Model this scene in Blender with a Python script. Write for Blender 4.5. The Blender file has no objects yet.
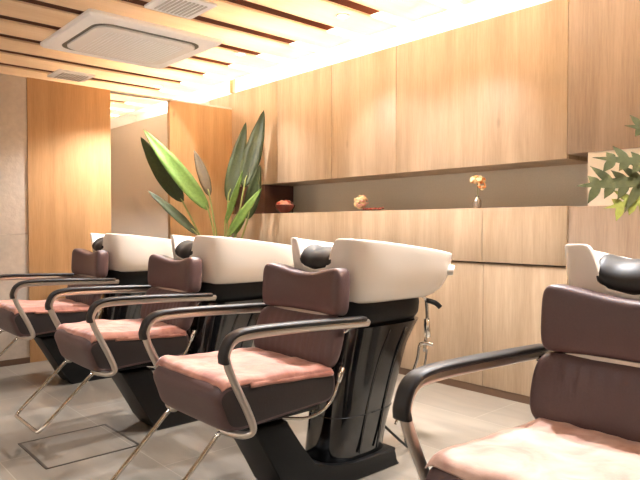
import bpy, bmesh, math, random
from mathutils import Vector, Matrix, noise
random.seed(4)
S = bpy.context.scene
COL = S.collection
PI = math.pi

# ------------------------------------------------------------------ materials
def newmat(name):
    m = bpy.data.materials.new(name); m.use_nodes = True
    nt = m.node_tree; b = nt.nodes['Principled BSDF']
    return m, nt, b
def lin(c):
    return tuple(((v/255)/12.92 if v/255 <= .04045 else ((v/255+.055)/1.055)**2.4) for v in c) + (1,)
def simple(name, rgb, rough=.5, metal=0, spec=.5, bump=0, bscale=60, coat=0, vary=0):
    m, nt, b = newmat(name)
    b.inputs['Base Color'].default_value = lin(rgb)
    b.inputs['Roughness'].default_value = rough
    b.inputs['Metallic'].default_value = metal
    b.inputs['Specular IOR Level'].default_value = spec
    b.inputs['Coat Weight'].default_value = coat
    b.inputs['Coat Roughness'].default_value = .08
    if bump or vary:
        tc = nt.nodes.new('ShaderNodeTexCoord')
        n = nt.nodes.new('ShaderNodeTexNoise'); n.inputs['Scale'].default_value = bscale
        n.inputs['Detail'].default_value = 4
        nt.links.new(tc.outputs['Object'], n.inputs['Vector'])
        if bump:
            bp = nt.nodes.new('ShaderNodeBump'); bp.inputs['Strength'].default_value = bump
            bp.inputs['Distance'].default_value = .01
            nt.links.new(n.outputs['Fac'], bp.inputs['Height']); nt.links.new(bp.outputs['Normal'], b.inputs['Normal'])
        if vary:
            mx = nt.nodes.new('ShaderNodeMix'); mx.data_type = 'RGBA'
            mx.inputs[6].default_value = lin(tuple(v*(1-vary) for v in rgb)); mx.inputs[7].default_value = lin(tuple(min(255, v*(1+vary)) for v in rgb))
            nt.links.new(n.outputs['Fac'], mx.inputs[0]); nt.links.new(mx.outputs[2], b.inputs['Base Color'])
    return m
def wood(name, c0, c1, axis='Z', rough=.5, seed=0., knots=True, translucent=0, spec=.3):
    """oak veneer; grain runs along axis (object space = world space for setting pieces)"""
    m, nt, b = newmat(name); N = nt.nodes; K = nt.links
    tc = N.new('ShaderNodeTexCoord')
    mp = N.new('ShaderNodeMapping')
    sc = {'Z': (9, 9, .55), 'Y': (9, .55, 9), 'X': (.55, 9, 9)}[axis]
    mp.inputs['Scale'].default_value = sc; mp.inputs['Location'].default_value = (seed, seed*1.7, seed*.6)
    K.new(tc.outputs['Object'], mp.inputs['Vector'])
    n1 = N.new('ShaderNodeTexNoise'); n1.inputs['Scale'].default_value = .8; n1.inputs['Detail'].default_value = 5; n1.inputs['Distortion'].default_value = .5
    n2 = N.new('ShaderNodeTexNoise'); n2.inputs['Scale'].default_value = 9; n2.inputs['Detail'].default_value = 6; n2.inputs['Roughness'].default_value = .7
    for n in (n1, n2): K.new(mp.outputs[0], n.inputs['Vector'])
    mul = N.new('ShaderNodeMath'); mul.operation = 'MULTIPLY_ADD'; mul.inputs[1].default_value = .45
    K.new(n2.outputs['Fac'], mul.inputs[0])
    m2 = N.new('ShaderNodeMath'); m2.operation = 'MULTIPLY'; m2.inputs[1].default_value = .65
    K.new(n1.outputs['Fac'], m2.inputs[0]); K.new(m2.outputs[0], mul.inputs[2])
    cr = N.new('ShaderNodeValToRGB')
    cr.color_ramp.elements[0].position = .38; cr.color_ramp.elements[0].color = lin(c0)
    cr.color_ramp.elements[1].position = .68; cr.color_ramp.elements[1].color = lin(c1)
    K.new(mul.outputs[0], cr.inputs['Fac'])
    out = cr.outputs['Color']
    if knots:
        mp2 = N.new('ShaderNodeMapping'); k = {'Z': (2.2, 2.2, 1.1), 'Y': (2.2, 1.1, 2.2), 'X': (1.1, 2.2, 2.2)}[axis]
        mp2.inputs['Scale'].default_value = k; mp2.inputs['Location'].default_value = (seed*2, seed, 3.1)
        K.new(tc.outputs['Object'], mp2.inputs['Vector'])
        v = N.new('ShaderNodeTexVoronoi'); v.inputs['Scale'].default_value = 1.15; K.new(mp2.outputs[0], v.inputs['Vector'])
        kr = N.new('ShaderNodeValToRGB')
        kr.color_ramp.elements[0].position = .0; kr.color_ramp.elements[0].color = (1, 1, 1, 1)
        kr.color_ramp.elements[1].position = .06; kr.color_ramp.elements[1].color = (0, 0, 0, 1)
        K.new(v.outputs['Distance'], kr.inputs['Fac'])
        kk = N.new('ShaderNodeMath'); kk.operation = 'MULTIPLY'; kk.inputs[1].default_value = .55; K.new(kr.outputs['Color'], kk.inputs[0])
        mx = N.new('ShaderNodeMix'); mx.data_type = 'RGBA'; mx.inputs[7].default_value = lin(tuple(x*.55 for x in c0))
        K.new(kk.outputs[0], mx.inputs[0]); K.new(out, mx.inputs[6]); out = mx.outputs[2]
    K.new(out, b.inputs['Base Color'])
    b.inputs['Roughness'].default_value = rough; b.inputs['Specular IOR Level'].default_value = spec
    bp = N.new('ShaderNodeBump'); bp.inputs['Strength'].default_value = .12; bp.inputs['Distance'].default_value = .003
    K.new(n2.outputs['Fac'], bp.inputs['Height']); K.new(bp.outputs['Normal'], b.inputs['Normal'])
    if translucent:
        tr = N.new('ShaderNodeBsdfTranslucent'); K.new(out, tr.inputs['Color'])
        ms = N.new('ShaderNodeMixShader'); ms.inputs[0].default_value = translucent
        K.new(b.outputs[0], ms.inputs[1]); K.new(tr.outputs[0], ms.inputs[2])
        K.new(ms.outputs[0], N['Material Output'].inputs['Surface'])
    return m
def emit(name, rgb, s):
    m, nt, b = newmat(name)
    b.inputs['Base Color'].default_value = (1, 1, 1, 1)
    b.inputs['Emission Color'].default_value = lin(rgb); b.inputs['Emission Strength'].default_value = s
    return m

M = {}
M['oak_back'] = wood('oak_back', (150, 129, 104), (182, 160, 134), 'Z', .42, 1.3, spec=.4)
M['oak_right'] = wood('oak_right', (130, 112, 96), (162, 142, 124), 'Z', .45, 7.3)  # same oak, greyer: tint of the lighting at this end put into the colour
M['oak_far'] = wood('oak_far', (164, 124, 82), (190, 149, 104), 'Z', .5, 4.4)  # more orange: warm tint of the lighting put into the wood colour
M['oak_ceiling'] = wood('oak_ceiling', (222, 198, 168), (236, 216, 190), 'Y', .55, 2.2, knots=False, translucent=.5)
M['slot'] = wood('slot_brown', (96, 62, 46), (112, 74, 56), 'Y', .8, 3.3, knots=False, translucent=.5)
M['cove'] = simple('cove_white', (244, 238, 226), .8)
M['beige'] = simple('beige_paint', (206, 194, 182), .75, bump=.05, bscale=90)
M['niche'] = simple('niche_grey', (210, 204, 190), .7, bump=.1, bscale=120, vary=.05)
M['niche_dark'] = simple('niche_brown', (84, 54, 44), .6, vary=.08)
M['white_panel'] = simple('white_panel', (226, 216, 200), .6)
M['leather'] = simple('maroon_leather', (86, 64, 62), .42, bump=.12, bscale=160, spec=.45, vary=.06)
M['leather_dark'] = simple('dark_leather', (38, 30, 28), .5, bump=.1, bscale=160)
M['steel'] = simple('brushed_steel', (196, 188, 178), .32, metal=.9)
M['chrome'] = simple('chrome', (225, 220, 212), .12, metal=1)
M['pad'] = simple('arm_pad_black', (30, 25, 22), .45, spec=.4)
M['gloss_black'] = simple('gloss_black', (12, 12, 13), .12, spec=.7, coat=.6)
M['matt_black'] = simple('matt_black', (9, 9, 9), .45, spec=.35)
M['rubber'] = simple('black_rubber', (20, 19, 17), .5, spec=.45)
M['collar'] = simple('collar_black', (9, 9, 9), .45, spec=.3)
M['ceramic'] = simple('white_ceramic', (238, 230, 218), .14, spec=.6, coat=.4)
M['ac_white'] = simple('ac_white', (250, 250, 250), .5)
M['ac_slot'] = simple('ac_slot', (96, 92, 80), .5)
M['vent_slat'] = simple('vent_slat', (196, 192, 186), .6)
M['ac_grille'] = simple('ac_grille', (236, 232, 228), .6)
M['leaf_dark'] = simple('leaf_dark', (44, 50, 22), .5, spec=.25, bump=.3, bscale=40, vary=.25)
M['leaf_mid'] = simple('leaf_mid', (74, 92, 36), .5, spec=.25, bump=.3, bscale=40, vary=.2)
M['leaf_light'] = simple('leaf_light', (92, 116, 52), .5, spec=.3, bump=.3, bscale=40, vary=.15)
M['leaf_brown'] = simple('leaf_brown', (70, 56, 26), .5, bump=.3, bscale=40, vary=.2)
M['leaf_fern'] = simple('leaf_fern', (54, 54, 24), .75, bump=.3, bscale=60, vary=.2)
M['leaf_fern_light'] = simple('leaf_fern_light', (106, 106, 42), .75, bump=.3, bscale=60, vary=.2)
for k in ('leaf_fern', 'leaf_fern_light'): M[k].node_tree.nodes['Principled BSDF'].inputs['Specular IOR Level'].default_value = .15
M['stem'] = simple('stem_green', (128, 132, 72), .5)
M['pot'] = simple('pot_grey', (110, 104, 98), .7, vary=.1)
M['soil'] = simple('soil', (58, 42, 32), .9, bump=.6, bscale=80)
M['petal_red'] = simple('petal_red', (196, 84, 78), .6)
M['petal_pink'] = simple('petal_pink', (232, 176, 160), .6)
M['bowl_dark'] = simple('bowl_dark_red', (92, 34, 32), .25, spec=.6)
M['petal_cream'] = simple('petal_cream', (250, 226, 178), .6)
M['petal_orange'] = simple('petal_orange', (240, 160, 92), .6)
M['twig'] = simple('twig_red', (130, 48, 40), .5)
M['vase'] = simple('vase_silver', (160, 150, 140), .22, metal=.7)
M['tile_wall'] = simple('tile_wall', (190, 176, 160), .45, bump=.25, bscale=22, vary=.07)
M['skirting'] = simple('skirting_brown', (96, 72, 54), .5)
M['hatch_frame'] = simple('hatch_frame', (92, 84, 76), .4, metal=.5)
M['lamp'] = emit('lamp_glow', (255, 236, 206), 12)
M['led'] = emit('led_glow', (250, 248, 240), 45)
M['led_added'] = emit('led_glow_added', (248, 248, 248), 360)
M['cap'] = simple('cap_plastic', (206, 200, 190), .3)

# towel: salmon velvet
def towelmat(name, a, b_):
    m, nt, b = newmat(name); N = nt.nodes; K = nt.links
    tc = N.new('ShaderNodeTexCoord'); n = N.new('ShaderNodeTexNoise'); n.inputs['Scale'].default_value = 7; n.inputs['Detail'].default_value = 7; n.inputs['Distortion'].default_value = 1.2
    K.new(tc.outputs['Object'], n.inputs['Vector'])
    cr = N.new('ShaderNodeValToRGB'); cr.color_ramp.elements[0].position = .35; cr.color_ramp.elements[1].position = .68
    cr.color_ramp.elements[0].color = lin(a); cr.color_ramp.elements[1].color = lin(b_)
    K.new(n.outputs['Fac'], cr.inputs[0]); K.new(cr.outputs[0], b.inputs['Base Color'])
    b.inputs['Roughness'].default_value = .75; b.inputs['Sheen Weight'].default_value = .35; b.inputs['Sheen Roughness'].default_value = .4
    n2 = N.new('ShaderNodeTexNoise'); n2.inputs['Scale'].default_value = 30; n2.inputs['Detail'].default_value = 5
    K.new(tc.outputs['Object'], n2.inputs['Vector'])
    bp = N.new('ShaderNodeBump'); bp.inputs['Strength'].default_value = .35; bp.inputs['Distance'].default_value = .01
    K.new(n2.outputs['Fac'], bp.inputs['Height']); K.new(bp.outputs['Normal'], b.inputs['Normal'])
    return m
M['towel'] = towelmat('salmon_towel', (166, 108, 92), (198, 144, 124))
M['towel_pale'] = towelmat('pale_pink_towel', (184, 142, 126), (218, 184, 166))

# floor: large grey tiles with streaks and fine joints
def floormat():
    m, nt, b = newmat('floor_tile'); N = nt.nodes; K = nt.links
    tc = N.new('ShaderNodeTexCoord')
    mp = N.new('ShaderNodeMapping'); mp.inputs['Scale'].default_value = (1, 1, 1); mp.inputs['Location'].default_value = (.36, .38, 0)
    K.new(tc.outputs['Object'], mp.inputs['Vector'])
    br = N.new('ShaderNodeTexBrick'); br.offset = .5
    br.inputs['Scale'].default_value = 1; br.inputs['Brick Width'].default_value = 1.2; br.inputs['Row Height'].default_value = .6
    br.inputs['Mortar Size'].default_value = .003; br.inputs['Mortar Smooth'].default_value = .3; br.inputs['Bias'].default_value = 0
    br.inputs['Color1'].default_value = lin((128, 120, 109)); br.inputs['Color2'].default_value = lin((138, 130, 118)); br.inputs['Mortar'].default_value = lin((158, 150, 138))
    K.new(mp.outputs[0], br.inputs['Vector'])
    mp2 = N.new('ShaderNodeMapping'); mp2.inputs['Scale'].default_value = (.7, 3, 1); K.new(tc.outputs['Object'], mp2.inputs['Vector'])
    n = N.new('ShaderNodeTexNoise'); n.inputs['Scale'].default_value = 2.6; n.inputs['Detail'].default_value = 7; n.inputs['Distortion'].default_value = .6
    K.new(mp2.outputs[0], n.inputs['Vector'])
    cr = N.new('ShaderNodeValToRGB'); cr.color_ramp.elements[0].position = .3; cr.color_ramp.elements[0].color = (.72, .72, .72, 1)
    cr.color_ramp.elements[1].position = .72; cr.color_ramp.elements[1].color = (1.12, 1.11, 1.1, 1)
    K.new(n.outputs['Fac'], cr.inputs[0])
    mx = N.new('ShaderNodeMix'); mx.data_type = 'RGBA'; mx.blend_type = 'MULTIPLY'; mx.inputs[0].default_value = 1
    K.new(br.outputs['Color'], mx.inputs[6]); K.new(cr.outputs[0], mx.inputs[7]); K.new(mx.outputs[2], b.inputs['Base Color'])
    rr = N.new('ShaderNodeMapRange'); rr.inputs[3].default_value = .24; rr.inputs[4].default_value = .42
    K.new(n.outputs['Fac'], rr.inputs[0]); K.new(rr.outputs[0], b.inputs['Roughness'])
    bp = N.new('ShaderNodeBump'); bp.inputs['Strength'].default_value = .1; bp.inputs['Distance'].default_value = .003
    n3 = N.new('ShaderNodeTexNoise'); n3.inputs['Scale'].default_value = 12; n3.inputs['Detail'].default_value = 6; K.new(mp2.outputs[0], n3.inputs['Vector'])
    K.new(n3.outputs['Fac'], bp.inputs['Height']); K.new(bp.outputs['Normal'], b.inputs['Normal'])
    return m
M['floor'] = floormat()
def glassmat():
    m, nt, b = newmat('window_glass'); N = nt.nodes; K = nt.links
    tr = N.new('ShaderNodeBsdfTransparent'); tr.inputs['Color'].default_value = (.93, .93, .92, 1)
    gl = N.new('ShaderNodeBsdfGlossy'); gl.inputs['Roughness'].default_value = .02
    fr = N.new('ShaderNodeFresnel'); fr.inputs['IOR'].default_value = 1.35
    ms = N.new('ShaderNodeMixShader'); K.new(fr.outputs[0], ms.inputs[0]); K.new(tr.outputs[0], ms.inputs[1]); K.new(gl.outputs[0], ms.inputs[2])
    K.new(ms.outputs[0], N['Material Output'].inputs['Surface'])
    return m
M['glass'] = glassmat()

# ------------------------------------------------------------------ mesh helpers
def link(name, bm, mat, parent=None, smooth=False, angle=None):
    me = bpy.data.meshes.new(name)
    bmesh.ops.recalc_face_normals(bm, faces=bm.faces)
    bm.to_mesh(me); bm.free()
    if mat is not None:
        for m in (mat if isinstance(mat, (list, tuple)) else [mat]): me.materials.append(m)
    if smooth:
        for p in me.polygons: p.use_smooth = True
        if angle:
            me.set_sharp_from_angle(angle=math.radians(angle))
    o = bpy.data.objects.new(name, me); COL.objects.link(o)
    if parent: o.parent = parent
    return o
def tag(o, label=None, cat=None, group=None, kind=None):
    if label: o['label'] = label
    if cat: o['category'] = cat
    if group: o['group'] = group
    if kind: o['kind'] = kind
    return o
def struct(o): o['kind'] = 'structure'; return o
def empty(name, loc, label, cat, group=None):
    o = bpy.data.objects.new(name, None); COL.objects.link(o); o.location = loc; o.empty_display_size = .1
    return tag(o, label, cat, group)
def box(bm, x0, x1, y0, y1, z0, z1, mi=0):
    vs = [bm.verts.new((x, y, z)) for x in (x0, x1) for y in (y0, y1) for z in (z0, z1)]
    for f in ((0, 1, 3, 2), (4, 6, 7, 5), (0, 4, 5, 1), (2, 3, 7, 6), (0, 2, 6, 4), (1, 5, 7, 3)):
        bm.faces.new([vs[i] for i in f]).material_index = mi
    return vs
def bevel(bm, w, seg=2):
    bmesh.ops.bevel(bm, geom=list(bm.edges), offset=w, segments=seg, affect='EDGES', profile=.5)
def boxobj(name, x0, x1, y0, y1, z0, z1, mat, parent=None, bev=0):
    bm = bmesh.new(); box(bm, x0, x1, y0, y1, z0, z1)
    if bev: bevel(bm, bev)
    return link(name, bm, mat, parent, smooth=bool(bev), angle=40)
def loft(bm, rings, cap0=True, cap1=True, mi=0):
    R = [[bm.verts.new(p) for p in r] for r in rings]
    n = len(R[0])
    for a, b in zip(R, R[1:]):
        for i in range(n):
            bm.faces.new((a[i], a[(i+1) % n], b[(i+1) % n], b[i])).material_index = mi
    if cap0: bm.faces.new(R[0][::-1]).material_index = mi
    if cap1: bm.faces.new(R[-1]).material_index = mi
    return R
def catmull(pts, n=8):
    P = [Vector(p) for p in pts]; P = [P[0]*2-P[1]] + P + [P[-1]*2-P[-2]]; out = []
    for i in range(1, len(P)-2):
        a, b, c, d = P[i-1:i+3]
        for k in range(n):
            t = k/n
            out.append(.5*((2*b)+(c-a)*t+(2*a-5*b+4*c-d)*t*t+(-a+3*b-3*c+d)*t**3))
    out.append(P[-2]); return out
def sweep(bm, path, prof, up=Vector((0, 0, 1)), mi=0, scale=None):
    """prof: list of (u,v) in frame (side, normal)"""
    path = [Vector(p) for p in path]; rings = []; nrm = None
    for i, p in enumerate(path):
        t = (path[min(i+1, len(path)-1)]-path[max(i-1, 0)]).normalized()
        if nrm is None:
            nrm = up - t*up.dot(t)
            if nrm.length < 1e-3: nrm = Vector((1, 0, 0)) - t*t.x
        else: nrm = nrm - t*nrm.dot(t)
        nrm.normalize(); s = t.cross(nrm); k = scale(i/(len(path)-1)) if scale else 1
        rings.append([p + s*(u*k) + nrm*(v*k) for u, v in prof])
    loft(bm, rings, mi=mi)
def circ(r, n=10): return [(r*math.cos(2*PI*i/n), r*math.sin(2*PI*i/n)) for i in range(n)]
def tube(bm, pts, r, n=10, sm=6, mi=0, scale=None):
    sweep(bm, catmull(pts, sm) if sm else pts, circ(r, n), mi=mi, scale=scale)
def spow(v, p): return math.copysign(abs(v)**p, v)
def sring(cx, cy, a, b, z, p, n=48):
    return [Vector((cx+a*spow(math.cos(2*PI*i/n), 2/p), cy+b*spow(math.sin(2*PI*i/n), 2/p), z)) for i in range(n)]
def cushion(bm, w, cy, cz, th, h, tilt=0, p=3.2, sad=0, wrap=0, n=32, m=28, rib=0, endpow=4., taper=0, fn=None):
    """bolster running along x: superellipse section in yz, rounded ends"""
    rings = []
    for j in range(m+1):
        t = -1+2*j/m; tt = math.sin(t*PI/2)
        x = tt*w; k = max(1-abs(tt)**endpow, 0)**(1/2.6); k = max(k, .03)
        kz = max((1-abs(tt)**(endpow*2.4)), 0)**(1/2.6); kz = max(kz, .03)
        ring = []
        for i in range(n):
            a = 2*PI*i/n
            dy = th/2*spow(math.cos(a), 2/p)*k; dz = h/2*spow(math.sin(a), 2/p)*kz
            if rib and dy < 0: dy += rib*abs(math.sin(x*PI/.045))*(1 if abs(tt) < .8 else 0)*max(0, 1-abs(dz/h*2)**3)
            zz = dz*(1+taper*tt)
            if dz > 0: zz += -sad*math.cos(min(abs(tt)*1.15, 1)*PI/2)**1.5*min(1, dz/(h*.3))
            yy = dy - wrap*tt*tt
            y2 = yy*math.cos(tilt)+zz*math.sin(tilt); z2 = -yy*math.sin(tilt)+zz*math.cos(tilt)
            v = Vector((x, cy+y2, cz+z2))
            ring.append(fn(v) if fn else v)
        rings.append(ring)
    loft(bm, rings)
def blob(bm, c, rx, ry, rz, mi=0, u=10, v=8):
    r = bmesh.ops.create_uvsphere(bm, u_segments=u, v_segments=v, radius=1)
    for q in r['verts']: q.co = Vector((c[0]+q.co.x*rx, c[1]+q.co.y*ry, c[2]+q.co.z*rz))
    for f in set(f for q in r['verts'] for f in q.link_faces): f.material_index = mi

# ------------------------------------------------------------------ setting
XL, YB, ZC = -5.65, 3.74, 2.49      # far wall, cabinet face, slat ceiling
XR, YF, XN = 1.6, -1.6, -9.0        # right wall, front wall, end of the room beyond the glass
o = struct(boxobj('floor', XN, XR, YF, 4.2, -.1, 0, M['floor']))
# slatted ceiling: boards along y with open dark slots
bm = bmesh.new(); SX = []
pitch, x = .397, -5.38-.397*9
while x < XR-.1:
    box(bm, x+.105, min(x+pitch, XR), YF, 3.0, ZC, ZC+.012)
    SX.append(x); x += pitch
box(bm, XN, XR, 3.0, 3.012, ZC, ZC+.38)  # added unseen upstand, shields the cabinet fronts from the added strip
struct(link('ceiling', bm, M['oak_ceiling']))
bm = bmesh.new()
for x in SX: box(bm, x-.006, x+.111, YF, 2.75, ZC+.0125, ZC+.018)
struct(link('ceiling', bm, M['slot']))
bm = bmesh.new(); box(bm, XN, XR, YF, 1.7, 2.93, 2.98, 0); box(bm, XN, XR, 1.7, 4.2, 2.93, 2.98, 1)
struct(link('ceiling', bm, [M['slot'], M['cove']]))
# the far wall: tiles, wood, glass, wood
struct(boxobj('wall_left', XL-.1, XL, YF, 1.63, 0, 1.128, M['tile_wall']))
struct(boxobj('wall_left', XL-.1, XL, YF, 1.63, 1.131, ZC, M['tile_wall']))
struct(boxobj('wall_left', XL-.1, XL+.012, 1.63, 2.37, 0, ZC, M['oak_far']))
struct(boxobj('wall_left', XL-.04, XL+.012, 2.99, YB+.02, 0, ZC, M['oak_far']))
struct(boxobj('window_1', XL-.04, XL-.03, 2.37, 2.99, 0, ZC-.012, M['glass']))
struct(boxobj('trim_1', XL-.06, XL+.016, 2.37, YB, ZC-.012, ZC+.004, M['cap']))
struct(boxobj('baseboard_left', XL, XL+.014, YF, 1.63, 0, .05, M['skirting']))
# thin corner post from cabinet top up to the raised cove
struct(boxobj('trim_2', XL-.03, XL+.03, YB-.0, YB+.04, 2.665, 2.93, M['oak_far']))
# back wall behind the cabinets; beyond the glass it is plain beige
struct(boxobj('wall_back', XN, XR, 4.2, 4.3, 0, 2.98, M['cove']))
struct(boxobj('wall_back', XN, -6.12, 3.74, 4.2, 0, 2.65, M['beige']))
struct(boxobj('wall_back', -6.12, XL-.1, 3.76, 4.2, 0, 2.5, M['beige']))
struct(boxobj('wall_front', XN, XR, YF-.1, YF, 0, 2.98, M['cove']))
struct(boxobj('wall_right', XR, XR+.1, YF, 4.3, 0, 2.98, M['cove']))
struct(boxobj('wall_left', XN-.1, XN, YF, 4.3, 0, 2.98, M['beige']))

# ------------------------------------------------------------------ cabinets
UZ0, UZ1 = 1.628, 2.655
def wallcab(x0, x1, label, m='oak_back', z0=UZ0, dy=0, seams=()):
    g = .0025
    r = empty('wall_cabinet', ((x0+x1)/2, 4.0, z0), label, 'cabinet', 'wood wall cabinets above the niche')
    off = Vector(((x0+x1)/2, 4.0, z0))
    def bx(name, a, b, c, d, e, f, mat, bev=0):
        return boxobj(name, a-off.x, b-off.x, c-off.y, d-off.y, e-off.z, f-off.z, mat, r, bev)
    def shift(o):
        pass
    bx('body', x0, x1, YB+.022, 4.19, z0, UZ1, M[m])
    xs = [x0]+list(seams)+[x1]
    for a, b in zip(xs, xs[1:]): bx('door', a+g, b-g, YB-dy, YB+.02, z0, UZ1, M[m], .0015)
    return r
wallcab(-6.1, -4.83, 'upper oak wall cabinet in the far corner above the tall leafy plant')
wallcab(-4.83, -3.26, 'upper oak wall cabinet above the dark red bowl of petals', seams=(-4.03,))
wallcab(-3.26, -1.83, 'upper oak wall cabinet above the small vase with one orange flower')
wallcab(-1.83, .0, 'greyer upper oak wall cabinet on the right above the white panel', 'oak_right', 1.655, .004)
# ledge run under the niche: the continuous wood band, then base cabinets
r = empty('display_ledge', (-3.7, 3.9, 1.0), 'long oak ledge band below the niche carrying the flowers', 'ledge')
boxobj('panel', XL+.02+3.7, -2.44-.0015+3.7, YB-.015-3.9, 4.15-3.9, -.055, .327, M['oak_back'], r, .0015)
boxobj('panel', -2.44+.0015+3.7, -1.82-.001+3.7, YB-.015-3.9, 4.15-3.9, -.055, .327, M['oak_back'], r, .0015)
def basecab(x0, x1, label, m='oak_back', seam=None, top=.935, y=YB):
    off = ((x0+x1)/2, 3.95, 0)
    r = empty('base_cabinet', off, label, 'cabinet', 'oak base cabinets along the back wall')
    boxobj('body', x0-off[0], x1-off[0], y+.022-off[1], .2, .055, top, M[m], r)
    xs = [x0]+([seam] if seam else [])+[x1]
    for a, b in zip(xs, xs[1:]):
        boxobj('door', a+.002-off[0], b-.002-off[0], y-off[1], y+.02-off[1], .055, top, M[m], r, .0015)
    return r
basecab(XL+.02, -4.03, 'low oak base cabinet in the far corner behind the tall plant', seam=-4.83)
basecab(-4.03, -2.44, 'low oak base cabinet behind the third wash basin from the left')
basecab(-2.44, -1.82, 'narrow low oak base cabinet seen above the bare sunlit floor'.replace('sunlit', 'bright'))
basecab(-1.82, 0, 'tall greyer oak base cabinet on the right behind the nearest basin', 'oak_right', top=1.322, y=YB)
struct(boxobj('baseboard_back', XL+.02, 0, YB+.004, 4.15, 0, .055, M['skirting']))
# niche lining
struct(boxobj('wall_back', -5.06, -1.70, 4.14, 4.19, 1.327, UZ0, M['niche']))
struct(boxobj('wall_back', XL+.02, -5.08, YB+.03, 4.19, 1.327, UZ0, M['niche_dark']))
struct(boxobj('wall_back', -1.70, 0, YB+.006, 4.19, 1.3225, 1.655, M['white_panel']))
struct(boxobj('trim_3', 0, XR, YB, 4.2, 0, 2.65, M['oak_right']))

# ------------------------------------------------------------------ floor hatch
r = empty('floor_hatch', (-3.34, 1.2, 0), 'rectangular floor hatch with dark metal rim in front of second chair', 'hatch')
bm = bmesh.new(); a, b, c, d = -.235, .235, -.235, .26
for q in ((a, b, c, c+.013), (a, b, d-.012, d), (a, a+.009, c+.013, d-.012), (b-.009, b, c+.013, d-.012)): box(bm, q[0], q[1], q[2], q[3], 0, .004)
link('rim', bm, M['hatch_frame'], r)
boxobj('cover', a+.009, b-.009, c+.013, d-.012, 0, .002, M['floor'], r)

# ------------------------------------------------------------------ ceiling fittings
def rrect(cx, cy, a, b, z, rad, n=8):
    pts = []
    for sx, sy, a0 in ((1, 1, 0), (-1, 1, PI/2), (-1, -1, PI), (1, -1, 1.5*PI)):
        for i in range(n+1):
            t = a0+PI/2*i/n
            pts.append(Vector((cx+sx*(a-rad)+rad*math.cos(t), cy+sy*(b-rad)+rad*math.sin(t), z)))
    return pts
r = empty('air_conditioner', (-4.07, 1.86, ZC), 'large square white ceiling air conditioner cassette with rounded inner grille', 'air conditioner')
bm = bmesh.new()
loft(bm, [rrect(0, 0, .465, .465, 0, .02), rrect(0, 0, .465, .465, -.018, .02), rrect(0, 0, .455, .455, -.03, .03), rrect(0, 0, .39, .39, -.032, .1)])
link('panel', bm, M['ac_white'], r, True, 35)
bm = bmesh.new(); loft(bm, [rrect(0, 0, .365, .375, -.03, .11), rrect(0, 0, .365, .375, -.034, .11)])
link('air_slot', bm, M['ac_slot'], r)
bm = bmesh.new(); loft(bm, [rrect(.012, 0, .325, .355, -.03, .1), rrect(.012, 0, .325, .355, -.045, .1), rrect(.012, 0, .31, .34, -.052, .09)])
link('grille', bm, M['ac_grille'], r, True, 35)
bm = bmesh.new()
for k in range(22): box(bm, -.25+.012, .27, -.27+k*.0255, -.27+k*.0255+.005, -.0545, -.0515)
link('louvres', bm, M['ac_white'], r)
def vent(x, y, w, d, label):
    r = empty('ceiling_vent', (x, y, ZC), label, 'vent', 'white ceiling vents')
    bm = bmesh.new(); loft(bm, [rrect(0, 0, w, d, 0, .01), rrect(0, 0, w, d, -.012, .01), rrect(0, 0, w-.02, d-.02, -.016, .01)])
    link('frame', bm, M['ac_white'], r, True, 35)
    bm = bmesh.new()
    n = 9
    for k in range(n):
        yy = -d+.05+(2*d-.1)*k/(n-1); box(bm, -w+.04, w-.04, yy-.006, yy+.006, -.02, -.0165)
    link('slats', bm, M['vent_slat'], r)
vent(-5.31, 1.89, .155, .15, 'small white louvred ceiling vent above the far wood panel')
vent(-3.2, 1.77, .155, .155, 'white louvred ceiling vent at the top edge right of the air conditioner')
LP = [(-5.18, 2.63, 'small round ceiling downlight before the far end of the cove'),
      (-3.8, 2.60, 'small round ceiling downlight above the third basin'),
      (-2.7, 2.60, 'small round ceiling downlight in the brightest part of the ceiling')]
for x, y, lab in LP:
    r = empty('downlight', (x, y, ZC), lab, 'ceiling light', 'recessed ceiling downlights')
    bm = bmesh.new(); n = 20
    loft(bm, [[(rr*math.cos(2*PI*i/n), rr*math.sin(2*PI*i/n), z) for i in range(n)] for rr, z in ((.045, 0), (.045, -.006), (.034, -.008), (.03, -.002))])
    link('ring', bm, M['ac_white'], r, True, 35)
    bm = bmesh.new(); loft(bm, [[(rr*math.cos(2*PI*i/n), rr*math.sin(2*PI*i/n), z) for i in range(n)] for rr, z in ((.029, -.003), (.029, -.006))])
    link('lens', bm, M['lamp'], r)

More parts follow.
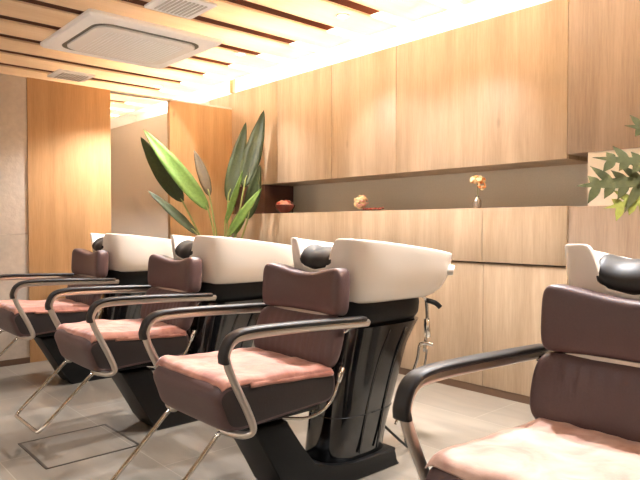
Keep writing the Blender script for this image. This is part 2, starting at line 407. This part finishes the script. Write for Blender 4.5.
# ------------------------------------------------------------------ shampoo chair (local: y_world = y_local + 1.6)
D = -1.6
def V(x, y, z): return Vector((x, y+D, z))
def make_chair():
    r = empty('shampoo_chair', (0, 1.6, 0), '', 'chair', 'shampoo chairs in a row')
    # seat: rounded body with a waterfall front
    bm = bmesh.new()
    prof = [(1.215, .50), (1.20, .55), (1.215, .585), (1.26, .60), (1.40, .597), (1.60, .585), (1.76, .575), (1.81, .565), (1.825, .53), (1.82, .47), (1.79, .435), (1.70, .425), (1.5, .415), (1.34, .405), (1.28, .405), (1.24, .43)]
    pc = catmull([(0, a, b) for a, b in prof+[prof[0]]], 3)[:-1]
    cy, cz = 1.52, .505; rings = []
    for j in range(25):
        t = math.sin((-1+2*j/24)*PI/2); k = max(1-abs(t)**9, 0)**.4; k = .78+.22*k if abs(t) < .999 else .76
        rings.append([V(t*.265, cy+(q.y-cy)*(1-(1-k)*.35), cz+(q.z-cz)*k) for q in pc])
    loft(bm, rings)
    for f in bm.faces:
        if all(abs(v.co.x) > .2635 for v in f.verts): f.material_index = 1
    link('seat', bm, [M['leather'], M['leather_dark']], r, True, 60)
    # mechanism box below
    bm = bmesh.new(); box(bm, -.19, .19, 1.36+D, 1.78+D, .385, .415); bevel(bm, .008)
    link('seat_frame', bm, M['matt_black'], r, True, 40)
    bm = bmesh.new(); cushion(bm, .295, 1.835+D, .68, .115, .24, tilt=.30, p=2.8, sad=0, wrap=.03, rib=.003, m=80, n=36, endpow=5)
    link('backrest', bm, M['leather'], r, True)
    bm = bmesh.new(); cushion(bm, .282, 1.885+D, .905, .115, .215, tilt=.06, p=4.2, sad=.032, wrap=.035, m=48, n=40, endpow=12)
    link('headrest', bm, M['leather'], r, True)
    # metal back frame behind
    bm = bmesh.new()
    for s in (-1, 1): sweep(bm, [V(s*.1, 1.72, .42), V(s*.1, 1.86, .55), V(s*.1, 1.905, .75), V(s*.1, 1.9, .95)], [(-.018, -.004), (.018, -.004), (.018, .004), (-.018, .004)], up=Vector((0, 1, 0)))
    box(bm, -.2, .2, 1.83+D, 1.845+D, .795, .807)
    link('back_frame', bm, M['steel'], r)
    for s in (-1, 1):
        bm = bmesh.new(); xx = s*.325
        pts = [V(s*.18, 1.27, .405), V(s*.25, 1.285, .405), V(s*.305, 1.31, .407), V(xx, 1.33, .43), V(xx, 1.30, .51), V(xx, 1.25, .61), V(xx, 1.215, .69), V(xx, 1.212, .735), V(xx, 1.245, .778), V(xx, 1.31, .79), V(xx, 1.5, .788), V(xx, 1.75, .778), V(xx, 1.955, .768)]
        sweep(bm, catmull(pts, 5), [(.017*spow(math.cos(2*PI*i/12), .7), .013*spow(math.sin(2*PI*i/12), .7)) for i in range(12)], up=Vector((0, 0, 1)))
        arm = link('armrest', bm, M['steel'], r, True)
        bm = bmesh.new()
        pp = [V(xx, 1.199, .70), V(xx, 1.196, .735), V(xx, 1.226, .788), V(xx, 1.30, .810), V(xx, 1.5, .808), V(xx, 1.75, .798), V(xx, 1.925, .790)]
        n = 12
        sweep(bm, catmull(pp, 5), [(.026*spow(math.cos(2*PI*i/n), .7), .011*spow(math.sin(2*PI*i/n), .7)) for i in range(n)], up=Vector((0, -1, 0)), scale=lambda t: 1+.15*max(0, 1-t*5))
        link('arm_pad', bm, M['pad'], arm, True)
        bm = bmesh.new(); tube(bm, [V(s*.25, 1.86, .72), V(s*.29, 1.87, .75), V(xx, 1.88, .765)], .011, 10)
        link('pivot_bracket', bm, M['chrome'], arm, True)
    bm = bmesh.new()
    w = .2
    pts = [V(-w, 1.32, .42), V(-w, 1.26, .40)] + [V(-w, 1.26-.27*t, .40-.25*t) for t in (.33, .66, .93)] + [V(-w+.012, .982, .142), V(-w+.04, .975, .14), V(0, .975, .14), V(w-.04, .975, .14), V(w-.012, .982, .142)] + [V(w, 1.26-.27*t, .40-.25*t) for t in (.93, .66, .33)] + [V(w, 1.26, .40), V(w, 1.32, .42)]
    tube(bm, pts, .0095, 10, 5)
    link('footrest', bm, M['chrome'], r, True)
    bm = bmesh.new()
    tube(bm, [V(.12, 1.52, .40), V(.2, 1.6, .385), V(.26, 1.68, .39), V(.285, 1.76, .44), V(.285, 1.82, .54)], .007, 8)
    tube(bm, [V(.285, 1.81, .52), V(.285, 1.835, .58)], .012, 8, 2)
    link('recline_lever', bm, M['chrome'], r, True)
    return r

def make_basin():
    r = empty('wash_basin', (0, 1.6, 0), '', 'wash basin', 'white wash basins behind the chairs')
    n = 120; yc, A0, B0 = 2.36, .285, .44
    def rimz(x, y):
        z = 1.142-.10*max(0, (y-1.93)/.85)**1.2
        f = max(0, min(1, (yc-.05-y)/.2))
        return z-.15*math.exp(-(abs(x)/.118)**6)*f
    def ring(a, b):
        out = []
        for i in range(n):
            t = 2*PI*i/n; sn, c = math.sin(t), math.cos(t)
            p = 4.6 if sn < 0 else 3.1
            out.append((a*spow(c, 2/(4.6 if sn < 0 else 3.1)), yc+b*spow(sn, 2/p)))
        return out
    full = ring(A0, B0)
    bm = bmesh.new(); zb = .83; rings = []
    prof = [(0, .70, .68, -.03), (.012, .76, .73, -.03), (.06, .82, .79, -.025), (.2, .89, .875, -.015), (.42, .945, .935, -.005), (.65, .975, .975, 0), (.85, .993, .99, 0), (.96, 1, 1, 0), (.99, .997, .998, 0), (1, .985, .988, 0), (1.0, .962, .972, 0), (.98, .945, .955, 0), (.85, .92, .92, 0), (.6, .86, .86, 0), (.4, .75, .74, 0), (.3, .55, .55, 0), (.27, .2, .2, 0)]
    for zf, ka, kb, dy in prof:
        rings.append([V(p[0], p[1]+dy, zb+(rimz(*q)-zb)*zf) for p, q in zip(ring(A0*ka, B0*kb), full)])
    loft(bm, rings)
    link('bowl', bm, M['ceramic'], r, True)
    # neck cushion draped in the notch
    bm = bmesh.new(); rings = []
    for j in range(33):
        t = -1+2*j/32; x = t*.135
        zc = 1.04+.035*abs(t)**3; k = max(.05, (1-abs(t)**6)**.5)*(1+.05*math.cos(t*PI*2))
        rings.append([V(x, 1.995+.085*k*math.cos(a), zc+.052*k*math.sin(a)+.02*math.cos(a)) for a in [2*PI*i/20 for i in range(20)]])
    loft(bm, rings)
    link('neck_cushion', bm, M['rubber'], r, True)
    # collar and base
    bm = bmesh.new()
    def cr(a, b, cy, z, p=3.2): return [V(q.x+.02, q.y, z) for q in sring(0, cy, a, b, 0, p, 48)]
    loft(bm, [cr(.14, .25, 2.25, .70), cr(.165, .28, 2.25, .712), cr(.18, .30, 2.26, .75), cr(.185, .305, 2.26, .80), cr(.18, .30, 2.26, .84), cr(.15, .25, 2.25, .85)])
    link('collar', bm, M['collar'], r, True, 50)
    bm = bmesh.new()
    poly = [(1.42, .375), (1.60, .375), (1.66, .25), (1.745, .14), (1.86, .10), (2.0, .09), (2.30, .09), (2.275, .05), (2.33, 0), (1.64, 0), (1.60, .06)]
    cx, hw = .075, .125
    A = [bm.verts.new(V(cx-hw, y, z)) for y, z in poly]; B = [bm.verts.new(V(cx+hw, y, z)) for y, z in poly]
    bm.faces.new(A); bm.faces.new(B[::-1])
    for i in range(len(poly)): bm.faces.new((A[i], B[i], B[(i+1) % len(poly)], A[(i+1) % len(poly)]))
    bevel(bm, .012, 3)
    link('foot', bm, M['matt_black'], r, True, 35)
    bm = bmesh.new(); rings = []
    for z, y0, y1, w in ((.07, 1.86, 2.30, .12), (.12, 1.87, 2.285, .13), (.2, 1.885, 2.30, .135), (.3, 1.90, 2.34, .138), (.45, 1.925, 2.40, .142), (.6, 1.95, 2.46, .148), (.68, 1.965, 2.52, .155), (.715, 1.97, 2.55, .16)):
        cyy = (y0+y1)/2; b = (y1-y0)/2
        rings.append([V(q.x+.05, q.y, z) for q in sring(0, cyy, w, b, 0, 3.0, 56)])
    loft(bm, rings)
    link('column', bm, M['gloss_black'], r, True, 50)
    # raised glossy bead running down the column side and the joint between its covers
    bm = bmesh.new()
    for dy in (.0, .12): tube(bm, [V(.185+.004, 2.04+dy, .12), V(.189, 2.10+dy, .35), V(.196, 2.17+dy, .55), V(.205, 2.24+dy, .69)], .006, 8)
    link('side_bead', bm, M['gloss_black'], r, True)
    bm = bmesh.new()
    rr = [V(q.x+.05, q.y, .30) for q in sring(0, 2.12, .14, .222, 0, 3.0, 56)]
    sweep(bm, rr+[rr[0]], circ(.002, 6))
    link('joint_seam', bm, M['matt_black'], r, True)
    # shower mixer hanging on the rear side
    bm = bmesh.new()
    X, Y = .14, 2.60
    tube(bm, [V(X, Y-.05, .83), V(X, Y, .80), V(X, Y+.01, .66), V(X-.01, Y, .52)], .009, 10)
    tube(bm, [V(X, Y+.005, .70), V(X+.012, Y+.002, .60)], .017, 10, 2)
    tube(bm, [V(X-.02, Y-.03, .56), V(X, Y-.01, .57), V(X+.03, Y+.02, .56)], .011, 8)
    mx = link('shower_mixer', bm, M['chrome'], r, True)
    bm = bmesh.new(); tube(bm, [V(X, Y, .80), V(X+.03, Y+.04, .785), V(X+.05, Y+.06, .76)], .014, 10, 2)
    link('handle', bm, M['rubber'], mx, True)
    bm = bmesh.new()
    tube(bm, [V(X-.02, Y-.03, .56), V(X-.03, Y-.035, .48), V(X-.05, Y-.06, .38), V(X-.06, Y-.1, .25), V(X-.06, Y-.18, .15)], .008, 8)
    tube(bm, [V(X+.01, Y, .55), V(X+.0, Y-.01, .45), V(X-.02, Y-.05, .34), V(X-.04, Y-.12, .2)], .006, 8)
    link('hose', bm, M['chrome'], mx, True)
    bm = bmesh.new(); tube(bm, [V(.1, 2.28, .2), V(.12, 2.36, .12), V(.13, 2.44, .05), V(.08, 2.52, .01), V(0, 2.6, .009)], .007, 8)
    link('power_cord', bm, M['rubber'], r, True)
    bm = bmesh.new(); tube(bm, [V(.225, 2.66, .965), V(.247, 2.685, .963), V(.252, 2.69, .962)], .028, 16, 2)
    link('drain_cap', bm, M['cap'], r, True, 40)
    return r

def make_towel(seed, mat):
    bm = bmesh.new(); nx, ny = 40, 36
    def P(u, v, top):
        x = (-1+2*u); y = v
        ex = .272*x*(1+.02*noise.noise(Vector((seed, v*3, 1)))); yy = 1.225+.565*y
        zt = .606-.028*y+ (0 if v > .08 else -(1-v/.08)**2*.012)
        zt += .008*noise.noise(Vector((u*4+seed, v*4, 0)))+.005*noise.noise(Vector((u*11, v*9+seed, 3)))
        edge = max(abs(x), 0)
        zt -= .012*max(0, (edge-.88)/.12)**2
        if top:
            k = min(1, min(1-edge, min(v, 1-v)*2)/.07+.05)
            zt += .020*k**.5 + .004*math.sin(v*9+seed+u*3)
        else: zt -= .004
        return V(ex, yy+.01*noise.noise(Vector((u*3, seed, 5)))*(1 if v < .1 else 0), zt)
    T = [[bm.verts.new(P(i/nx, j/ny, True)) for j in range(ny+1)] for i in range(nx+1)]
    B = [[bm.verts.new(P(i/nx, j/ny, False)) for j in range(ny+1)] for i in range(nx+1)]
    for i in range(nx):
        for j in range(ny):
            bm.faces.new((T[i][j], T[i+1][j], T[i+1][j+1], T[i][j+1])); bm.faces.new((B[i][j], B[i][j+1], B[i+1][j+1], B[i+1][j]))
    for i in range(nx):
        bm.faces.new((T[i][0], B[i][0], B[i+1][0], T[i+1][0])); bm.faces.new((T[i][ny], T[i+1][ny], B[i+1][ny], B[i][ny]))
    for j in range(ny):
        bm.faces.new((T[0][j], T[0][j+1], B[0][j+1], B[0][j])); bm.faces.new((T[nx][j], B[nx][j], B[nx][j+1], T[nx][j+1]))
    o = link('seat_towel', bm, mat, None, True)
    # folded lower layer peeking out at the open side
    bm = bmesh.new(); rings = []
    for j in range(25):
        t = j/24; yy = 1.36+.43*t
        rings.append([V(.266+a+.004*math.sin(t*14+seed), yy, .592-.030*(yy-1.225)/.565+b) for a, b in ((-.03, -.003), (-.006, -.016), (.006, -.012), (.011, -.002), (.008, .006), (-.006, .009), (-.03, .008))])
    loft(bm, rings)
    link('folded_edge', bm, mat, o, True)
    return o

UX = [-4.85, -3.458, -2.19, -.695]
CL = ['maroon leather shampoo chair farthest away, its left arm cut by the photo edge',
      'maroon leather shampoo chair beside the floor hatch, second from the far wall',
      'maroon leather shampoo chair in the centre with a glossy black pedestal behind it',
      'closest dark brown shampoo chair cropped by the right edge of the photo']
BL = ['white wash basin farthest away, in front of the glass panel',
      'white wash basin directly below the tall leafy plant, second from the far wall',
      'large white wash basin at the centre on a fully visible glossy black pedestal',
      'white wash basin cropped by the right edge behind the closest chair']
TL = ['pink towel on the seat of the farthest chair', 'salmon towel with shiny edge on the seat of the second chair from far wall',
      'salmon towel laid over the seat of the central chair', 'pale pink velvety towel on the closest chair seat at lower right']
def copy_tree(o, parent=None):
    c = o.copy(); COL.objects.link(c)
    if parent: c.parent = parent
    for ch in o.children: copy_tree(ch, c)
    return c
chair = make_chair(); basin = make_basin()
for i, x in enumerate(UX):
    c = chair if i == 0 else copy_tree(chair)
    c.location = (x, 1.6, 0); c['label'] = CL[i]
    b = basin if i == 0 else copy_tree(basin)
    b.location = (x-(.035 if i == 3 else 0), 1.6, 0); b['label'] = BL[i]
    t = make_towel(i*3.7, M['towel_pale' if i == 3 else 'towel']); t.location = (x, 1.6, 0)
    tag(t, TL[i], 'towel', 'pink towels on the chair seats')

# ------------------------------------------------------------------ plants
def blade(bm, base, tip, width, facing, curl=.0, fold=.12, droop=0, mi=0, n=18):
    base, tip = Vector(base), Vector(tip); ax = tip-base; L = ax.length
    side = ax.cross(Vector(facing)).normalized(); nrm = side.cross(ax).normalized()
    rows = []
    for i in range(n+1):
        t = i/n; w = width*.5*(math.sin(PI*min(1, t**.8*.97+.03))**.75)*(1-.15*t)
        c = base+ax*t+nrm*(curl*L*math.sin(PI*t))+Vector((0, 0, -droop*t*t))
        wv = .004*math.sin(t*25)
        row = [c+side*(w*k)+nrm*(abs(k)*w*fold*2+wv*k) for k in (-1, -.5, 0, .5, 1)]
        rows.append(row)
    th = nrm*.0022
    Tv = [[bm.verts.new(p+th) for p in r] for r in rows]; Bv = [[bm.verts.new(p-th) for p in r] for r in rows]
    for i in range(n):
        for k in range(4):
            bm.faces.new((Tv[i][k], Tv[i][k+1], Tv[i+1][k+1], Tv[i+1][k])).material_index = mi
            bm.faces.new((Bv[i][k], Bv[i+1][k], Bv[i+1][k+1], Bv[i][k+1])).material_index = mi
        for k in (0, 4):
            bm.faces.new((Tv[i][k], Bv[i][k], Bv[i+1][k], Tv[i+1][k])).material_index = mi
    for i in (0, n):
        for k in range(4): bm.faces.new((Tv[i][k], Bv[i][k], Bv[i][k+1], Tv[i][k+1])).material_index = mi
def lathe(bm, prof, n=28, c=(0, 0)):
    loft(bm, [[(c[0]+rr*math.cos(2*PI*i/n), c[1]+rr*math.sin(2*PI*i/n), z) for i in range(n)] for rr, z in prof])
PX, PY = -5.04, 3.27
r = empty('potted_plant', (PX, PY, 0), 'tall potted plant with long pointed green leaves in the far corner', 'plant')
bm = bmesh.new(); lathe(bm, [(.13, 0), (.15, .02), (.18, .34), (.19, .37), (.175, .38), (.165, .34), (.16, .33)]); link('pot', bm, M['pot'], r, True, 40)
bm = bmesh.new(); lathe(bm, [(.162, .325), (.16, .345), (.02, .35)]); link('soil', bm, M['soil'], r)
LV = [((-5.50, 2.633, 2.133), (-5.113, 3.114, 1.36), .18, 'leaf_light', (.75, -.6, .25), .03),
      ((-5.60, 2.655, 2.07), (-5.33, 2.96, 1.44), .19, 'leaf_dark', (.75, -.6, -.1), .03),
      ((-5.511, 2.675, 1.549), (-5.22, 3.05, 1.12), .10, 'leaf_dark', (.6, -.5, .6), .02),
      ((-5.391, 3.124, 1.962), (-5.21, 3.19, 1.50), .12, 'leaf_brown', (.9, -.35, .2), .03),
      ((-5.023, 3.5, 2.238), (-5.079, 3.321, 1.45), .17, 'leaf_dark', (.75, -.65, .1), -.03),
      ((-4.849, 3.594, 2.344), (-4.947, 3.421, 1.58), .20, 'leaf_dark', (.6, -.8, .1), -.03),
      ((-4.852, 3.344, 1.738), (-5.001, 3.235, 1.22), .07, 'leaf_light', (.9, -.2, .1), .0),
      ((-4.68, 3.44, 1.562), (-4.958, 3.24, 1.10), .10, 'leaf_light', (.7, -.6, .4), .02),
      ((-4.80, 3.511, 1.80), (-4.90, 3.431, 1.27), .15, 'leaf_dark', (.75, -.65, .1), .0),
      ((-4.78, 3.38, 1.45), (-4.93, 3.30, 1.12), .08, 'leaf_mid', (.7, -.6, .3), .0)]
for tip, base, w, mt, fc, cu in LV:
    off = Vector((PX, PY, 0)); tip, base = Vector(tip)-off, Vector(base)-off
    bm = bmesh.new(); blade(bm, base, tip, w, fc, cu)
    lf = link('leaf', bm, M[mt], r, True)
    ax = (tip-base)
    bm = bmesh.new(); root = Vector((base.x*.15, base.y*.15, .34))
    mid = (root+base)/2+Vector((-base.x*.12, -base.y*.12, .05))
    pts = catmull([root, mid, base, base+ax*.15+Vector((0, 0, 0))], 6)
    sweep(bm, pts, circ(.011, 8), scale=lambda t: 1.15-.65*t)
    link('stem', bm, M['stem'], lf, True)

def lobed(bm, base, tip, width, facing, lobes=5, droop=.0):
    base, tip = Vector(base), Vector(tip); ax = tip-base; L = ax.length
    side = ax.cross(Vector(facing)).normalized(); nrm = side.cross(ax).normalized(); a = ax.normalized()
    th = nrm*.0012
    def at(t): return base+ax*t+Vector((0, 0, -droop*L*t*t))
    def quadstrip(P, Q):
        for sgn in (1, -1):
            pv = [bm.verts.new(p+th*sgn) for p in P]; qv = [bm.verts.new(q+th*sgn) for q in Q]
            for i in range(len(pv)-1): bm.faces.new((pv[i], pv[i+1], qv[i+1], qv[i]))
    # central blade
    n = 24
    quadstrip([at(i/n)+side*(.10*width*math.sin(PI*(i/n*.9+.1))) for i in range(n+1)], [at(i/n)-side*(.10*width*math.sin(PI*(i/n*.9+.1))) for i in range(n+1)])
    for s in (-1, 1):
        for k in range(lobes):
            t0 = .06+.80*k/lobes; ln = width*.72*(1-.65*(t0))*(.75+.25*math.sin(k*2.3+s))
            d = (side*s*math.cos(.55)+a*math.sin(.55)).normalized(); q = d.cross(nrm).normalized()
            r0 = at(t0+.05); m = 8; P = []; Q = []
            for i in range(m+1):
                u = i/m; w = L/lobes*.58*(.75+.5*math.sin(PI*min(1, u*1.1)))*max(0.02, 1-u**3)*(.8)
                c = r0+d*(ln*u)+nrm*(-.12*ln*u*u)+a*(.06*ln*u*u)
                P.append(c+q*w*.5); Q.append(c-q*w*.5)
            quadstrip(P, Q)
r = empty('potted_plant', (-.72, 3.12, 0), 'potted plant with deeply lobed leaves reaching in from the right edge', 'plant')
O2 = Vector((-.72, 3.12, 0))
bm = bmesh.new(); lathe(bm, [(.15, 0), (.17, .02), (.2, .5), (.21, .54), (.19, .55), (.18, .5)]); link('pot', bm, M['pot'], r, True, 40)
bm = bmesh.new(); lathe(bm, [(.176, .49), (.176, .51), (.02, .52)]); link('soil', bm, M['soil'], r)
FR = [((-1.10, 2.77, 1.64), (-.90, 2.95, 1.60), .20, 'leaf_fern', 4),
      ((-1.19, 2.66, 1.50), (-.92, 2.90, 1.46), .20, 'leaf_fern', 5),
      ((-1.235, 2.61, 1.375), (-.96, 2.86, 1.40), .26, 'leaf_fern', 5),
      ((-1.14, 2.66, 1.275), (-.93, 2.90, 1.34), .20, 'leaf_fern_light', 5),
      ((-.75, 2.72, 1.55), (-.72, 2.95, 1.42), .24, 'leaf_fern', 5),
      ((-.35, 3.1, 1.5), (-.55, 3.1, 1.4), .24, 'leaf_fern', 5),
      ((-.7, 3.5, 1.6), (-.7, 3.3, 1.45), .24, 'leaf_fern_light', 5)]
for tip, base, w, mt, nl in FR:
    tip, base = Vector(tip)-O2, Vector(base)-O2
    bm = bmesh.new(); lobed(bm, base, tip, w, (.75, -.55, .45), nl)
    lf = link('leaf', bm, M[mt], r, True)
    bm = bmesh.new(); pts = catmull([(base.x*.1, base.y*.1, .5), (base.x*.35, base.y*.35, .95), base, base+(tip-base)*.12], 6)
    sweep(bm, pts, circ(.007, 8), scale=lambda t: 1.1-.5*t); link('stem', bm, M['stem'], lf, True)

# ------------------------------------------------------------------ things on the ledge (z 1.327)
ZL = 1.3272
def petals(bm, c, R, n, size, mis=(0,), flat=.6):
    for i in range(n):
        th = random.uniform(0, 2*PI); ph = math.acos(random.uniform(.0, 1)) if flat < 1 else math.acos(random.uniform(-1, 1))
        d = Vector((math.sin(ph)*math.cos(th), math.sin(ph)*math.sin(th), math.cos(ph)))
        rr = R*random.uniform(.55, 1)
        p = Vector(c)+Vector((d.x*rr, d.y*rr, d.z*rr*flat))
        s = size*random.uniform(.7, 1.2)
        res = bmesh.ops.create_uvsphere(bm, u_segments=8, v_segments=6, radius=1)
        q = d.to_track_quat('Z', 'Y').to_matrix()
        for v in res['verts']: v.co = p+q@Vector((v.co.x*s, v.co.y*s*.75, v.co.z*s*.3))
        mi = random.choice(mis)
        for f in set(f for v in res['verts'] for f in v.link_faces): f.material_index = mi
r = empty('flower_bowl', (-4.82, 3.83, ZL), 'dark red bowl heaped with pink petals at the left of the niche', 'bowl')
bm = bmesh.new(); lathe(bm, [(.045, 0), (.062, .012), (.098, .055), (.108, .085), (.10, .085), (.086, .05), (.03, .02)]); link('bowl', bm, M['bowl_dark'], r, True, 50)
bm = bmesh.new(); petals(bm, (0, 0, .07), .10, 90, .021, (0, 1, 1), .7); link('petals', bm, [M['petal_red'], M['petal_pink']], r, True)
r = empty('flower_sprig', (-3.73, 3.82, ZL), 'cream flower sprig with red twigs lying on the ledge', 'flower')
bm = bmesh.new(); petals(bm, (0, 0, .08), .065, 60, .02, (0, 0, 1), 1); petals(bm, (-.02, -.01, .06), .04, 20, .018, (0, 1), 1)
link('blossom', bm, [M['petal_cream'], M['petal_pink']], r, True)
bm = bmesh.new(); tube(bm, [(.0, 0, .03), (.08, 0, .018), (.16, .005, .02), (.24, .02, .028)], .005, 6)
for k in range(14):
    t = k/13; blob(bm, (.03+.22*t, .01*math.sin(k*2), .02+.008*math.sin(k*3.1)), .013, .009, .009, u=8, v=6)
link('twig', bm, M['twig'], r, True)
r = empty('bud_vase', (-2.53, 3.80, ZL), 'small silver vase on the ledge holding one orange and cream flower', 'vase')
bm = bmesh.new(); lathe(bm, [(.02, 0), (.027, .006), (.029, .03), (.028, .055), (.02, .07), (.012, .08), (.013, .092), (.009, .092)]); link('body', bm, M['vase'], r, True, 50)
f = empty('cut_flower', (-2.53, 3.80, ZL+.06), 'orange and cream flower standing in the small silver vase', 'flower')
bm = bmesh.new(); petals(bm, (.0, 0, .135), .055, 70, .02, (0, 0, 1), .75); petals(bm, (.035, 0, .11), .035, 20, .016, (0, 1), 1); link('blossom', bm, [M['petal_cream'], M['petal_orange']], f, True)
bm = bmesh.new(); tube(bm, [(0, 0, 0), (.003, 0, .06), (0, 0, .12)], .0025, 6); link('stem', bm, M['stem'], f, True)

# ------------------------------------------------------------------ cove light: LED strip lying on the cabinet tops
r = tag(boxobj('cove_light', -8.5, 0, 3.86, 3.90, UZ1+.002, UZ1+.022, M['led']), 'long warm LED strip glowing on top of the wood cabinets', 'light')

r = tag(boxobj('cove_light', -8.5, XR-.1, 2.78, 2.82, 2.80, 2.82, M['led_added']), 'added unseen LED strip brightening the slatted ceiling boards near the cove', 'light')  # added light source, shines through the boards to wash them out
boxobj('added_strip_rail', -8.5, XR-.1, 2.775, 2.825, 2.82, 2.93, M['ac_white'], r)

# ------------------------------------------------------------------ lights
def spot(x, y, z, tx, ty, tz, power, size=70, blend=.6, col=(.97, .97, 1), rad=.03):
    l = bpy.data.lights.new('spot', 'SPOT'); l.energy = power; l.spot_size = math.radians(size); l.spot_blend = blend
    l.color = col; l.shadow_soft_size = rad
    o = bpy.data.objects.new('spot_lamp', l); COL.objects.link(o); o.location = (x, y, z)
    o.rotation_euler = (Vector((tx, ty, tz))-Vector((x, y, z))).to_track_quat('-Z', 'Y').to_euler()
    return o
def area(x, y, z, sx, sy, power, rot=(0, 0, 0), col=(.97, .97, 1)):
    l = bpy.data.lights.new('area', 'AREA'); l.shape = 'RECTANGLE'; l.size = sx; l.size_y = sy; l.energy = power; l.color = col
    o = bpy.data.objects.new('area_lamp', l); COL.objects.link(o); o.location = (x, y, z); o.rotation_euler = rot
    return o
K = 1.3
for x, tx in ((-4.9, -4.75), (-3.8, -3.3), (-2.7, -2.5)):   # wall washers
    spot(x, 2.60, 2.47, tx, 3.74, 1.6, 50*K, 62, .9)
for x in (-5., -3.4, -1.8, -.2):   # added unseen spots: fill light bounced off the front wall
    spot(x, -1.0, 2.47, x, -1.6, 1.3, 55*K, 110, .9)
for x in (-5.18, -3.8, -2.7, -1.6, -.4):       # the row of downlights behind the chairs
    spot(x, 2.60, 2.46, x, 1.75, 0, 130*K, 100, .7, rad=.025)
for x in (-4.3, -2.6, -.9):
    spot(x, .2, 2.46, x, .5, 0, 22*K, 100, .7, rad=.05)
spot(-1.9, 2.75, 2.47, -2.0, 2.95, 0, 110*K, 70, .8)
spot(-.6, 2.75, 2.47, -.8, 3.0, 0, 60*K, 70, .8)

w = bpy.data.worlds.new('world'); S.world = w; w.use_nodes = True
w.node_tree.nodes['Background'].inputs[0].default_value = (1, .9, .78, 1); w.node_tree.nodes['Background'].inputs[1].default_value = .05

# ------------------------------------------------------------------ camera
cam = bpy.data.cameras.new('camera'); co = bpy.data.objects.new('camera', cam); COL.objects.link(co)
cam.sensor_width = 36; cam.lens = 606/640*36; cam.clip_start = .05
co.location = (0, 0, 1.2); co.rotation_euler = (math.radians(90-1.33), 0, math.radians(48.2))
S.camera = co
S.view_settings.view_transform = 'Standard'; S.view_settings.look = 'None'; S.view_settings.gamma = 1
S.view_settings.use_curve_mapping = False; S.view_settings.exposure = .55
